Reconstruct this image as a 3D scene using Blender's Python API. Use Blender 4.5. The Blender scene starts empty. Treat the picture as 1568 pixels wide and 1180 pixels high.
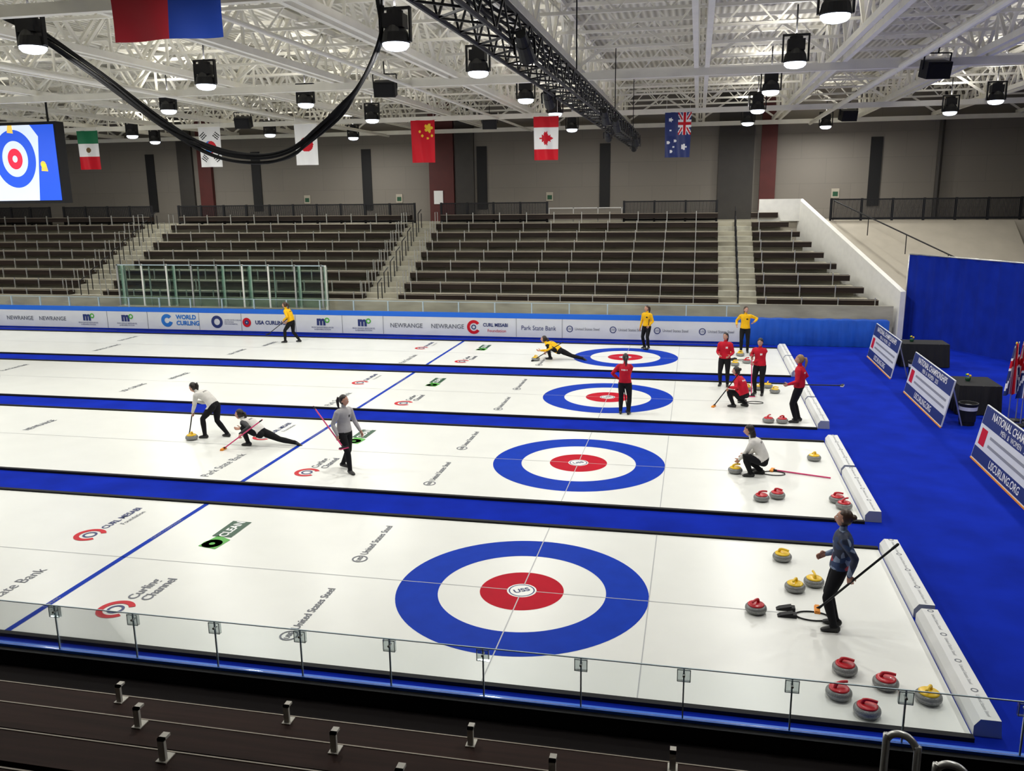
import bpy, math, random
import numpy as np
from mathutils import Vector, Matrix
random.seed(4)
sc=bpy.context.scene
try:
    sc.view_settings.view_transform='Standard'
    sc.view_settings.look='None'
except Exception: pass
COL=bpy.context.collection

# ------------------------------------------------------------------ materials
def newmat(name):
    m=bpy.data.materials.new(name); m.use_nodes=True
    return m,m.node_tree,m.node_tree.nodes['Principled BSDF']
def mat(name,col,rough=.6,metal=0.,var=0.,scale=8.,bump=0.,emit=0.,ecol=None,spec=.5,coat=0.,stretch=None):
    m,nt,b=newmat(name)
    c=(*col,1) if len(col)==3 else col
    b.inputs['Base Color'].default_value=c
    b.inputs['Roughness'].default_value=rough
    b.inputs['Metallic'].default_value=metal
    b.inputs['Specular IOR Level'].default_value=spec
    b.inputs['Coat Weight'].default_value=coat
    if var>0 or bump>0:
        tc=nt.nodes.new('ShaderNodeTexCoord'); n=nt.nodes.new('ShaderNodeTexNoise')
        n.inputs['Scale'].default_value=scale; n.inputs['Detail'].default_value=5
        mp=nt.nodes.new('ShaderNodeMapping')
        if stretch: mp.inputs['Scale'].default_value=stretch
        nt.links.new(tc.outputs['Object'],mp.inputs[0]); nt.links.new(mp.outputs[0],n.inputs['Vector'])
        if var>0:
            r=nt.nodes.new('ShaderNodeValToRGB')
            r.color_ramp.elements[0].position=.3; r.color_ramp.elements[1].position=.7
            r.color_ramp.elements[0].color=tuple(max(0,x*(1-var)) for x in c[:3])+(1,)
            r.color_ramp.elements[1].color=tuple(min(1,x*(1+var)) for x in c[:3])+(1,)
            nt.links.new(n.outputs['Fac'],r.inputs[0]); nt.links.new(r.outputs[0],b.inputs['Base Color'])
        if bump>0:
            bp=nt.nodes.new('ShaderNodeBump'); bp.inputs['Strength'].default_value=bump
            bp.inputs['Distance'].default_value=.02
            nt.links.new(n.outputs['Fac'],bp.inputs['Height']); nt.links.new(bp.outputs[0],b.inputs['Normal'])
    if emit>0:
        b.inputs['Emission Color'].default_value=(*(ecol or col[:3]),1); b.inputs['Emission Strength'].default_value=emit
    return m
M={}
M['ice']=mat('ice',(.79,.80,.76),.30,var=.02,scale=1.2,spec=.32)
M['ice_blue']=mat('ice_blue',(.002,.036,.40),.5,var=.08,scale=3,spec=.05)
M['ice_red']=mat('ice_red',(.46,.004,.020),.5,var=.08,scale=3,spec=.05)
M['line']=mat('ice_line',(.42,.43,.44),.4)
M['carpet']=mat('blue_carpet',(.004,.020,.34),.9,var=.18,scale=1.3,bump=.2,spec=.05)
M['foam']=mat('black_foam',(.012,.012,.014),.7,spec=.2)
M['black']=mat('black_plastic',(.012,.012,.013),.6,spec=.3)
M['blackm']=mat('black_metal',(.014,.014,.016),.5,metal=.2,spec=.3)
M['white']=mat('white_paint',(.78,.77,.72),.5,var=.04,scale=4)
M['bumper']=mat('white_bumper',(.72,.73,.72),.5)
M['bumpcap']=mat('bumper_end',(.33,.36,.45),.5)
M['steelw']=mat('painted_steel',(.86,.84,.76),.5,var=.05,scale=2)
M['concrete']=mat('concrete',(.34,.33,.27),.8,var=.2,scale=2.5,bump=.1)
M['treadl']=mat('tread_concrete',(.33,.31,.24),.8,var=.3,scale=.6,bump=.1,stretch=(1,4,4))
M['bench']=mat('bench_brown',(.020,.013,.010),.5,var=.4,scale=1.5,stretch=(.3,6,6),spec=.2)
M['benchn']=mat('bench_brown_near',(.026,.013,.010),.75,var=.25,scale=3,stretch=(.3,6,6),spec=.12)
M['alu']=mat('aluminium',(.55,.55,.52),.35,metal=.7)
M['edge']=mat('bench_edge',(.26,.22,.17),.5,metal=.1)
M['bracket']=mat('painted_bracket',(.50,.48,.42),.5)
M['bluep']=mat('blue_paint',(.004,.13,.66),.45)
M['blued']=mat('blue_drape',(.004,.022,.30),.85,var=.15,scale=2,spec=.15)
M['banner']=mat('white_banner',(.66,.68,.70),.5,var=.03,scale=2)
M['navy']=mat('navy_print',(.010,.025,.14),.5)
M['greyp']=mat('grey_print',(.12,.13,.16),.5)
M['greyl']=mat('light_grey_print',(.25,.26,.28),.5)
M['redp']=mat('red_print',(.55,.008,.02),.5,spec=.2)
M['greenp']=mat('green_print',(.06,.38,.03),.5)
M['dkgreen']=mat('dark_green_print',(.01,.07,.03),.5)
M['bluepr']=mat('blue_print',(.01,.16,.55),.5)
M['yellowp']=mat('yellow_print',(.85,.55,.02),.5)
M['whitep']=mat('white_print',(.82,.82,.82),.5)
M['maroon']=mat('maroon_paint',(.085,.012,.010),.6,var=.1,scale=2)
M['dkgrey']=mat('dark_grey_paint',(.040,.036,.032),.6,var=.1,scale=2)
M['beige']=mat('beige_wall',(.42,.38,.31),.7,var=.06,scale=1.5)
M['skin']=mat('skin',(.50,.26,.18),.5)
M['hair']=mat('dark_hair',(.014,.008,.006),.45)
M['hairb']=mat('brown_hair',(.045,.022,.012),.45)
M['hairl']=mat('blonde_hair',(.28,.16,.07),.45)
M['eye']=mat('eye_white',(.8,.8,.8),.3); M['iris']=mat('iris',(.02,.012,.01),.2)
M['lip']=mat('lip',(.42,.10,.09),.5)
M['pants']=mat('black_trousers',(.008,.008,.010),.85,bump=.15,scale=20,spec=.2)
M['shoe']=mat('black_shoes',(.012,.012,.013),.5)
M['jred']=mat('red_jacket',(.50,.008,.025),.65,var=.15,scale=9,bump=.2,spec=.2)
M['jyel']=mat('yellow_jacket',(.80,.45,.008),.65,var=.12,scale=9,bump=.2,spec=.2)
M['jwhite']=mat('white_jersey',(.66,.64,.60),.65,var=.1,scale=9,bump=.2)
M['jgrey']=mat('grey_shirt',(.36,.35,.36),.7,var=.1,scale=9,bump=.2)
M['jblack']=mat('black_sleeve',(.02,.02,.024),.6)
M['granite']=mat('granite',(.20,.205,.20),.35,var=.45,scale=120)
M['graniteband']=mat('granite_band',(.33,.33,.32),.7,var=.2,scale=60)
M['hred']=mat('red_handle',(.55,.008,.02),.35,coat=.2); M['hyel']=mat('yellow_handle',(.85,.55,.01),.35,coat=.2)
M['orange']=mat('orange_pad',(.85,.30,.02),.6); M['pink']=mat('pink_shaft',(.65,.03,.16),.4)
M['lens']=mat('lamp_lens',(.9,.95,1),.4,emit=5,ecol=(.80,.88,1.0))
M['cable']=mat('rubber_cable',(.008,.008,.009),.7,spec=.15)
M['cloth']=mat('black_tablecloth',(.010,.010,.011),.9,var=.1,scale=5)
m,nt,b=newmat('navy_team_jacket'); tc=nt.nodes.new('ShaderNodeTexCoord'); w=nt.nodes.new('ShaderNodeTexVoronoi'); w.inputs['Scale'].default_value=13
r=nt.nodes.new('ShaderNodeValToRGB'); r.color_ramp.interpolation='CONSTANT'
e=r.color_ramp.elements; e[0].position=0; e[0].color=(.010,.018,.05,1); e[1].position=.82; e[1].color=(.20,.26,.38,1)
x=e.new(.93); x.color=(.42,.03,.04,1); x=e.new(.45); x.color=(.015,.04,.12,1)
s=nt.nodes.new('ShaderNodeSeparateColor')
nt.links.new(tc.outputs['Object'],w.inputs['Vector']); nt.links.new(w.outputs['Color'],s.inputs[0]); nt.links.new(s.outputs[0],r.inputs[0]); nt.links.new(r.outputs[0],b.inputs['Base Color']); b.inputs['Roughness'].default_value=.6
M['jnavy']=m
def wallmat(name,col):
    m,nt,b=newmat(name); tc=nt.nodes.new('ShaderNodeTexCoord'); br=nt.nodes.new('ShaderNodeTexBrick')
    br.inputs['Scale'].default_value=1.0; br.inputs['Brick Width'].default_value=2.4; br.inputs['Row Height'].default_value=1.2; br.inputs['Mortar Size'].default_value=.010
    br.inputs['Color1'].default_value=(*col,1); br.inputs['Color2'].default_value=(*[c*.96 for c in col],1); br.inputs['Mortar'].default_value=(*[c*.8 for c in col],1)
    mp=nt.nodes.new('ShaderNodeMapping'); mp.inputs['Rotation'].default_value=(math.radians(90),0,0)
    nt.links.new(tc.outputs['Object'],mp.inputs[0]); nt.links.new(mp.outputs[0],br.inputs['Vector']); nt.links.new(br.outputs[0],b.inputs['Base Color']); b.inputs['Roughness'].default_value=.75
    return m
M['wall']=wallmat('wall_panel',(.21,.19,.165))
m,nt,b=newmat('corrugated_deck'); tc=nt.nodes.new('ShaderNodeTexCoord'); w=nt.nodes.new('ShaderNodeTexWave'); w.inputs['Scale'].default_value=1.6; w.bands_direction='X'
r=nt.nodes.new('ShaderNodeValToRGB'); r.color_ramp.elements[0].color=(.42,.40,.34,1); r.color_ramp.elements[1].color=(.76,.74,.66,1)
bp=nt.nodes.new('ShaderNodeBump'); bp.inputs['Distance'].default_value=.05; bp.inputs['Strength'].default_value=.6
nt.links.new(tc.outputs['Object'],w.inputs['Vector']); nt.links.new(w.outputs['Fac'],r.inputs[0]); nt.links.new(r.outputs[0],b.inputs['Base Color']); nt.links.new(w.outputs['Fac'],bp.inputs['Height']); nt.links.new(bp.outputs[0],b.inputs['Normal']); b.inputs['Roughness'].default_value=.6
M['deck']=m
def glassmat(name,tint,fac):
    m=bpy.data.materials.new(name); m.use_nodes=True; nt=m.node_tree; nt.nodes.clear()
    o=nt.nodes.new('ShaderNodeOutputMaterial'); mx=nt.nodes.new('ShaderNodeMixShader'); t=nt.nodes.new('ShaderNodeBsdfTransparent'); g=nt.nodes.new('ShaderNodeBsdfGlossy'); lw=nt.nodes.new('ShaderNodeFresnel'); lw.inputs['IOR'].default_value=1.4
    ml=nt.nodes.new('ShaderNodeMath'); ml.operation='MULTIPLY'; ml.inputs[1].default_value=fac
    t.inputs[0].default_value=(*tint,1); g.inputs['Roughness'].default_value=.05
    nt.links.new(lw.outputs[0],ml.inputs[0]); nt.links.new(ml.outputs[0],mx.inputs[0]); nt.links.new(t.outputs[0],mx.inputs[1]); nt.links.new(g.outputs[0],mx.inputs[2]); nt.links.new(mx.outputs[0],o.inputs[0])
    return m
M['glass']=glassmat('clear_acrylic',(.965,.98,.98),.45)
M['glassg']=glassmat('green_tempered_glass',(.80,.90,.86),.5)
M['glassedge']=mat('acrylic_edge',(.40,.50,.55),.4,spec=.2)
M['clip']=glassmat('clip_acrylic',(.72,.75,.75),.6)

# ------------------------------------------------------------------ mesh builder
class MB:
    def __init__(s): s.v=[]; s.f=[]; s.m=[]; s.mats=[]
    def mi(s,k):
        if k not in s.mats: s.mats.append(k)
        return s.mats.index(k)
    def add(s,vs,fs,k):
        o=len(s.v); s.v+= [tuple(v) for v in vs]; i=s.mi(k)
        for f in fs: s.f.append(tuple(a+o for a in f)); s.m.append(i)
    def box(s,lo,hi,k):
        x0,y0,z0=lo; x1,y1,z1=hi
        s.add([(x0,y0,z0),(x1,y0,z0),(x1,y1,z0),(x0,y1,z0),(x0,y0,z1),(x1,y0,z1),(x1,y1,z1),(x0,y1,z1)],
              [(0,3,2,1),(4,5,6,7),(0,1,5,4),(1,2,6,5),(2,3,7,6),(3,0,4,7)],k)
    def cbox(s,c,d,k,R=None):
        hx,hy,hz=d[0]/2,d[1]/2,d[2]/2; vs=[]
        for z in(-hz,hz):
            for (x,y) in((-hx,-hy),(hx,-hy),(hx,hy),(-hx,hy)):
                p=Vector((x,y,z)); 
                if R is not None: p=R@p
                vs.append(p+Vector(c))
        s.add(vs,[(0,3,2,1),(4,5,6,7),(0,1,5,4),(1,2,6,5),(2,3,7,6),(3,0,4,7)],k)
    def bar(s,p,q,w,k,h=None):
        p=Vector(p);q=Vector(q);d=(q-p); 
        if d.length<1e-6:return
        d.normalize(); a=Vector((0,0,1)) if abs(d.z)<.95 else Vector((1,0,0)); u=d.cross(a).normalized(); n=u.cross(d)
        h=h or w; vs=[]
        for c in(p,q):
            for (x,y) in((-1,-1),(1,-1),(1,1),(-1,1)): vs.append(c+u*x*w/2+n*y*h/2)
        s.add(vs,[(0,3,2,1),(4,5,6,7),(0,1,5,4),(1,2,6,5),(2,3,7,6),(3,0,4,7)],k)
    def tube(s,pts,rad,k,seg=10,cap=True,round_=False):
        pts=[Vector(p) for p in pts]
        if not hasattr(rad,'__len__'): rad=[rad]*len(pts)
        rad=list(rad)
        if round_:
            d0=(pts[0]-pts[1]).normalized(); d1=(pts[-1]-pts[-2]).normalized(); r0,r1=rad[0],rad[-1]
            a=[(.98,.2),(.71,.71),(.38,.92)]
            pts=[pts[0]+d0*r0*x for x,y in a]+pts+[pts[-1]+d1*r1*x for x,y in a[::-1]]
            rad=[r0*y for x,y in a]+rad+[r1*y for x,y in a[::-1]]
        vs=[];fs=[];u=None
        for i,p in enumerate(pts):
            d=(pts[min(i+1,len(pts)-1)]-pts[max(i-1,0)]).normalized()
            if u is None:
                a=Vector((0,0,1)) if abs(d.z)<.9 else Vector((1,0,0)); u=d.cross(a).normalized()
            else:
                u=(u-d*u.dot(d)); 
                u=u.normalized() if u.length>1e-5 else d.orthogonal().normalized()
            n=d.cross(u)
            for j in range(seg):
                t=2*math.pi*j/seg; vs.append(p+(u*math.cos(t)+n*math.sin(t))*rad[i])
        L=len(pts)
        for i in range(L-1):
            for j in range(seg):
                a=i*seg+j;b=i*seg+(j+1)%seg; fs.append((a,b,b+seg,a+seg))
        if cap: fs.append(tuple(range(seg))[::-1]); fs.append(tuple((L-1)*seg+j for j in range(seg)))
        s.add(vs,fs,k)
    def loft(s,rings,k,seg=16):
        vs=[];fs=[]
        for c,a,b in rings:
            for j in range(seg):
                t=2*math.pi*j/seg; vs.append(Vector(c)+Vector(a)*math.cos(t)+Vector(b)*math.sin(t))
        L=len(rings)
        for i in range(L-1):
            for j in range(seg):
                a=i*seg+j;b=i*seg+(j+1)%seg; fs.append((a,b,b+seg,a+seg))
        fs.append(tuple(range(seg))[::-1]); fs.append(tuple((L-1)*seg+j for j in range(seg)))
        s.add(vs,fs,k)
    def lathe(s,prof,c,k,seg=24,ks=None):
        n=len(prof); o0=len(s.v)
        for r,z in prof:
            for j in range(seg):
                t=2*math.pi*j/seg; s.v.append((c[0]+r*math.cos(t),c[1]+r*math.sin(t),c[2]+z))
        for i in range(n-1):
            mi=s.mi(ks[i] if ks else k)
            for j in range(seg):
                s.f.append((o0+i*seg+j,o0+i*seg+(j+1)%seg,o0+(i+1)*seg+(j+1)%seg,o0+(i+1)*seg+j)); s.m.append(mi)
        s.f.append(tuple(o0+j for j in range(seg))[::-1]); s.m.append(s.mi(ks[0] if ks else k))
        s.f.append(tuple(o0+(n-1)*seg+j for j in range(seg))); s.m.append(s.mi(ks[-1] if ks else k))
    def ring(s,c,r0,r1,k,seg=96,z=0,ax=None,a0=0,a1=2*math.pi):
        U,V=ax or (Vector((1,0,0)),Vector((0,1,0))); c=Vector(c); vs=[];full=abs(a1-a0-2*math.pi)<1e-6; n=seg if full else seg+1
        for j in range(n):
            t=a0+(a1-a0)*j/seg; d=U*math.cos(t)+V*math.sin(t); vs+= [c+d*r0,c+d*r1]
        fs=[]
        for j in range(seg):
            a=2*j;b=2*((j+1)%n); fs.append((a,a+1,b+1,b))
        s.add(vs,fs,k)
    def ell(s,c,r,k,R=None,nu=12,nv=8):
        vs=[];fs=[]
        for i in range(nv+1):
            ph=-math.pi/2+math.pi*i/nv
            for j in range(nu):
                t=2*math.pi*j/nu; p=Vector((r[0]*math.cos(ph)*math.cos(t),r[1]*math.cos(ph)*math.sin(t),r[2]*math.sin(ph)))
                if R is not None:p=R@p
                vs.append(p+Vector(c))
        for i in range(nv):
            for j in range(nu):
                a=i*nu+j;b=i*nu+(j+1)%nu; fs.append((a,b,b+nu,a+nu))
        s.add(vs,fs,k)
    def mesh(s,name,smooth=False):
        me=bpy.data.meshes.new(name); me.from_pydata(s.v,[],s.f)
        for k in s.mats: me.materials.append(M[k])
        me.polygons.foreach_set('material_index',s.m)
        if smooth: me.polygons.foreach_set('use_smooth',[True]*len(s.f))
        me.update(); return me
    def obj(s,name,parent=None,smooth=False,loc=None):
        o=bpy.data.objects.new(name,s.mesh(name,smooth)); COL.objects.link(o)
        if parent: o.parent=parent
        if loc is not None:o.location=loc
        return o
def empty(name,loc=(0,0,0),rz=0,sc_=1,parent=None):
    o=bpy.data.objects.new(name,None); COL.objects.link(o); o.location=loc; o.rotation_euler=(0,0,rz); o.scale=(sc_,)*3; o.empty_display_size=.1
    if parent:o.parent=parent
    return o
def text(body,size,loc,rot,k,name,parent=None,sx=1.0,bold=0.0,align='CENTER'):
    c=bpy.data.curves.new('txt','FONT'); c.body=body; c.size=size; c.align_x=align; c.align_y='CENTER'; c.offset=bold; c.resolution_u=3
    t=bpy.data.objects.new('txt',c); COL.objects.link(t); bpy.context.view_layer.update()
    dg=bpy.context.evaluated_depsgraph_get(); me=bpy.data.meshes.new_from_object(t.evaluated_get(dg)); bpy.data.objects.remove(t)
    me.materials.clear(); me.materials.append(M[k])
    o=bpy.data.objects.new(name,me); COL.objects.link(o); o.location=loc; o.rotation_euler=rot; o.scale=(sx,1,1)
    if parent:o.parent=parent
    return o

# ------------------------------------------------------------------ camera (calibrated)
F=Vector((-.2051,.9543,-.2174)); R=Vector((.9782,.2075,-.0122)); U=Vector((-.0335,.2151,.9760))
cam=bpy.data.objects.new('camera',bpy.data.cameras.new('camera')); COL.objects.link(cam); sc.camera=cam
mw=Matrix.Identity(4)
for i in range(3): mw[i][0]=R[i]; mw[i][1]=U[i]; mw[i][2]=-F[i]
cam.matrix_world=Matrix.Translation((2.317,-11.278,5.642))@mw
cam.data.sensor_width=36; cam.data.lens=1311.2/1568*36; cam.data.clip_end=300; cam.data.clip_start=.05

# ------------------------------------------------------------------ room shell
XL,XR,YN,YF,ZC=-50,26,-17,34.2,10.5
ZB=9.1; ZT=10.3
b=MB(); b.box((XL,YN,-.25),(XR,YF,-.03),'concrete'); b.obj('floor')
b=MB(); b.box((XL,YN,ZC),(XR,YF+.3,ZC+.2),'deck'); b.obj('ceiling')
b=MB(); b.box((XL,YF,-.2),(XR,YF+.3,ZC),'wall'); b.obj('wall_back')
b=MB(); b.box((XL,YN-.3,-.2),(XR,YN,ZC),'wall'); b.obj('wall_front')
b=MB(); b.box((XL-.3,YN,-.2),(XL,YF,ZC),'wall'); b.obj('wall_left')
b=MB(); b.box((XR,YN,-.2),(XR+.3,YF,ZC),'wall'); b.obj('wall_right')
b=MB()
for x in(-28.6,-21.98,-15.41,-8.94,-2.42,10.65): b.box((x-.27,YF-.06,4.9),(x+.27,YF+.01,8.15),'black')
b.obj('trim_1')
b=MB()
for x,w in((-25.04,.8),(-11.12,1.35),(5.65,.75)): b.box((x-w/2,YF-.25,4.3),(x+w/2,YF,ZC),'maroon')
b.obj('trim_2')
b=MB()
for x,w in((-26.3,.9),(-9.85,1.0),(4.1,1.7)): b.box((x-w/2,YF-.18,4.3),(x+w/2,YF,ZC),'dkgrey')
b.tube([(13.46,YF-.2,4.3),(13.46,YF-.2,ZC)],.12,'dkgrey'); b.obj('trim_3')
b=MB()
for x in(-13.6,-5.3,-11.3,8.9,-19):
    b.box((x-.18,YF-.05,5.3),(x+.18,YF-.26 if x==-11.3 else YF,5.75),'beige') if x!=-11.3 else b.box((x-.25,YF-.3,5.2),(x+.25,YF-.25,5.9),'whitep')
    if x!=-11.3: b.box((x-.12,YF-.06,5.38),(x+.12,YF-.04,5.6),'dkgreen')
b.obj('wall_notice')

# ------------------------------------------------------------------ ceiling steel
b=MB()
y0,y1=-14,33.9
for k in range(-13,7):
    x=2.3+3.6*k
    if x<XL+1 or x>XR-1: continue
    for dx in(-.15,.15):
        b.bar((x+dx,y0,ZB),(x+dx,y1,ZB),.12,'steelw',.16); b.bar((x+dx,y0,ZT),(x+dx,y1,ZT),.12,'steelw',.14)
    y=y0; up=True
    while y<y1-1.2:
        za,zb=(ZB,ZT) if up else (ZT,ZB)
        for dx in(-.12,.12): b.bar((x+dx,y,za),(x+dx,y+1.2,zb),.075,'steelw')
        if up: b.bar((x,y+1.2,ZB),(x,y+1.2,ZT),.06,'steelw')
        y+=1.2; up=not up
b.obj('ceiling_truss_beams')
b=MB()
y=-12.5
while y<33:
    b.bar((XL,y,10.25),(XR,y,10.25),.09,'steelw'); b.bar((XL,y,9.6),(XR,y,9.6),.07,'steelw')
    x=XL; up=True
    while x<XR:
        za,zb=(9.6,10.25) if up else (10.25,9.6); b.bar((x,y,za),(x+.6,y,zb),.04,'steelw'); x+=.6; up=not up
    y+=2.4
b.obj('ceiling_cross_joists')
b=MB()
for y in(2.8,14.5,26.2,33.6):
    b.bar((XL,y,ZB-.18),(XR,y,ZB-.18),.16,'steelw',.2)
for k in range(-13,7):
    x=2.3+3.6*k
    if x<XL+1 or x>XR-4: continue
    for y in(2.8,14.5,26.2,33.6): b.bar((x,y,ZB),(x+1.8,y,ZT),.08,'steelw'); b.bar((x+3.6,y,ZB),(x+1.8,y,ZT),.08,'steelw')
b.tube([(7.5,YN,8.85),(7.5,34,8.85)],.09,'steelw'); b.tube([(-14,YN,8.8),(-14,34,8.8)],.07,'steelw'); b.tube([(-6.2,YN,8.85),(-6.2,34,8.85)],.05,'steelw')
for x in (7.5,-14,-6.2):
    for y in (2.8,14.5,26.2): b.bar((x,y,8.82),(x,y,ZB),.04,'steelw')
b.obj('ceiling_girders_and_pipes')

# ------------------------------------------------------------------ lamps
lb=MB()
lb.lathe([(.15,.56),(.16,.30),(.23,.18),(.265,.02),(.25,.0)],(0,0,0),'blackm',seg=20)
lb.lathe([(.245,.0),(.24,-.05),(.19,-.10),(.10,-.125),(.01,-.13)],(0,0,0),'lens',seg=20)
lb.box((-.30,-.05,.02),(-.265,.05,.62),'blackm'); lb.box((.265,-.05,.02),(.30,.05,.62),'blackm'); lb.box((-.30,-.05,.58),(.30,.05,.62),'blackm')
lb.box((-.19,-.16,.26),(.19,.16,.50),'blackm')
lb.tube([(0,0,.6),(0,0,1.25)],.02,'blackm')
lampmesh=lb.mesh('arena_lamp',False)
Ls=[(-3.17,4.54),(4.47,4.91),(-10.26,3.89),(4.39,10.41),(-10.28,9.98),(-2.94,9.78),(4.3,16.18),(-3.01,16.07),(-9.91,15.12),(-15.01,15.52),(-10.05,21.27),(4.32,22.3),(-2.89,21.04),(-3.4,29),(-23.4,25.4),(-17.3,27),(-25,29.5),(-14.6,30.5),(4.29,28.2),(11.96,21.5),(11.62,25.65),(7.9,31.5),
 (-17.3,4.3),(-17.3,10),(-24.5,4.3),(-24.5,10),(-24.5,17),(-31.7,4.3),(-31.7,10),(-31.7,16),(-31.7,22),(-39,4.3),(-39,10),(-39,16),(-39,22),(-3,-1.6),(4.4,-1.6),(-10.2,-1.6),(-17.3,-1.6),(-24.5,-1.6),(11.8,-1.6),(11.8,4.7),(11.8,10.2),(11.8,15.8)]
for i,(x,y) in enumerate(Ls):
    o=bpy.data.objects.new('arena_ceiling_lamp',lampmesh); COL.objects.link(o); o.location=(x,y,8.52 if i else 8.36)
    l=bpy.data.lights.new('lamp_light','AREA'); l.shape='DISK'; l.size=.44; l.energy=185 if y>0 else 130; l.color=(1,.985,.93)
    lo=bpy.data.objects.new('lamp_light',l); COL.objects.link(lo); lo.parent=o; lo.location=(0,0,-.14)
    l=bpy.data.lights.new('added_ceiling_fill','AREA'); l.shape='DISK'; l.size=.3; l.energy=42; l.color=(1,.97,.90)  # added upward fill that brightens deck and roof steel, not a fixture part
    lo=bpy.data.objects.new('added_ceiling_fill',l); COL.objects.link(lo); lo.parent=o; lo.location=(0,.0,.64); lo.rotation_euler=(math.pi,0,0)

for x,y in((8.26,14.1),(-6.69,13.6),(-16.2,22.6),(-6.7,26.7),(8.3,28)):
    b=MB(); b.cbox((0,0,0),(.62,.5,.42),'black'); b.cbox((0,-.26,0),(.5,.03,.32),'blackm'); b.bar((-.34,0,0),(-.34,0,.40),.03,'blackm'); b.bar((.34,0,0),(.34,0,.40),.03,'blackm'); b.bar((-.34,0,.40),(.34,0,.40),.03,'blackm'); b.bar((0,0,.40),(0,0,.75),.03,'blackm')
    o=b.obj('hanging_loudspeaker',loc=(x,y,8.7)); o.rotation_euler=(.25,0,.2)

# black lighting truss
b=MB(); tx,tz,h=-.05,7.55,.2
for dx in(-h,h):
    for dz in(-h,h): b.tube([(tx+dx,-13,tz+dz),(tx+dx,22,tz+dz)],.026,'blackm',seg=6)
y=-13
while y<22:
    for dx in(-h,h):
        b.bar((tx+dx,y,tz-h),(tx+dx,y+.4,tz+h),.022,'blackm'); b.bar((tx+dx,y+.4,tz+h),(tx+dx,y+.8,tz-h),.022,'blackm')
    for dz in(-h,h):
        b.bar((tx-h,y,tz+dz),(tx+h,y+.4,tz+dz),.022,'blackm'); b.bar((tx+h,y+.4,tz+dz),(tx-h,y+.8,tz+dz),.022,'blackm')
    y+=.8
for yy in(-10,-2,6,14,21): b.tube([(tx,yy,tz+h),(tx,yy,9.6)],.015,'blackm',seg=6)
for i in range(3): b.tube([(tx-.1+.1*i,-13+j*1.2,tz+.22+.05*math.sin(j*1.7+i)) for j in range(29)],.022,'cable',seg=6)
t=b.obj('lighting_truss')
for i,(yy,dx) in enumerate(((-1,.35),(4.5,-.3),(8.5,.3),(11,.32),(15,-.3),(18.2,.3),(21.4,0))):
    s=MB(); s.bar((0,0,.05),(0,0,-.18),.04,'blackm'); s.tube([(0,-.05,-.12),(.0,.20,-.24)],[.08,.10],'black',seg=12); s.tube([(0,-.2,-.04),(0,-.04,-.12)],[.06,.08],'black',seg=12); s.bar((-.12,0,-.05),(-.12,.05,-.22),.025,'blackm'); s.bar((.12,0,-.05),(.12,.05,-.22),.025,'blackm'); s.bar((-.12,0,-.05),(.12,0,-.05),.025,'blackm')
    s.bar((0,0,0),(-dx*.6,0,.02),.03,'blackm')
    s.obj('spotlight_%d'%(i+1),parent=t,loc=(tx+dx,yy,tz-.1))

# cable bundle
b=MB()
base=[(-14.5,10.3),(-11.43,9.3),(-9.64,8.24),(-8.03,7.08),(-7.0,6.62),(-6.12,6.46),(-5.4,6.55),(-4.87,6.87),(-4.3,7.3),(-3.9,7.66),(-3.45,8.43),(-3.42,9.2)]
def cat(P,n=6):
    out=[];P=[Vector(p) for p in P]
    for i in range(len(P)-1):
        p0=P[max(i-1,0)];p1=P[i];p2=P[i+1];p3=P[min(i+2,len(P)-1)]
        for j in range(n):
            t=j/n; out.append(.5*((2*p1)+(p2-p0)*t+(2*p0-5*p1+4*p2-p3)*t*t+(3*p1-p0-3*p2+p3)*t**3))
    out.append(P[-1]); return out
for i in range(6):
    off=random.uniform(-.05,.05); zz=random.uniform(-.06,.06)
    pts=[(x+off+random.uniform(-.03,.03),4.5+random.uniform(-.06,.06),z+zz+(-.12*i/5 if 3<j<9 else 0)) for j,(x,z) in enumerate(base)]
    b.tube(cat(pts),.030,'cable',seg=7)
b.obj('hanging_cable_bundle',smooth=True)

# ------------------------------------------------------------------ flags
def flagmesh(w,h,painter,nx=24,ny=36,amp=.05):
    b=MB(); vs=[];
    for j in range(ny+1):
        for i in range(nx+1):
            u=i/nx;v=j/ny; vs.append(((u-.5)*w*(1-.06*(1-v)),amp*math.sin(u*9+v*2)*(1-v*.7),v*h))
    b.v+=vs
    for j in range(ny):
        for i in range(nx):
            a=j*(nx+1)+i; b.f.append((a,a+1,a+nx+2,a+nx+1)); b.m.append(b.mi(painter((i+.5)/nx,(j+.5)/ny)))
    return b
def p_mex(u,v):
    if v>.667:return 'dkgreenf'
    if v>.333:
        return 'brownf' if (u-.5)**2*.36+(v-.5)**2<.004 else 'whitep'
    return 'redp'
def p_kor(u,v):
    x=(u-.5)*.9;y=(v-.5)*1.5;r=math.hypot(x,y)
    if r<.23: return 'redp' if x+.08*math.sin(y*13)>0 else 'bluepr'
    for sx in(-1,1):
        for sy in(-1,1):
            dx=(x-sx*.27);dy=(y-sy*.42); a=dx*.6+dy*sx*sy*.8; c=-dx*.8*1+dy*.6*sx*sy
            if abs(a)<.10 and abs(c)<.13 and int((a+.1)/.04)%2==0: return 'black'
    return 'whitep'
def p_jpn(u,v): return 'redp' if math.hypot((u-.5)*.9,(v-.5)*1.5)<.26 else 'whitep'
def star(dx,dy,r):
    a=math.atan2(dy,dx); d=math.hypot(dx,dy); return d<r*(.55+.45*abs(math.cos(2.5*a)))
def p_chn(u,v):
    x=u*.9;y=v*1.5
    if star(x-.66,y-1.22,.17): return 'yellowp'
    for (a,c) in((.78,.95),(.62,.86),(.42,.95),(.34,1.1)):
        if math.hypot(x-a,y-c)<.045:return 'yellowp'
    return 'redp'
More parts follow.
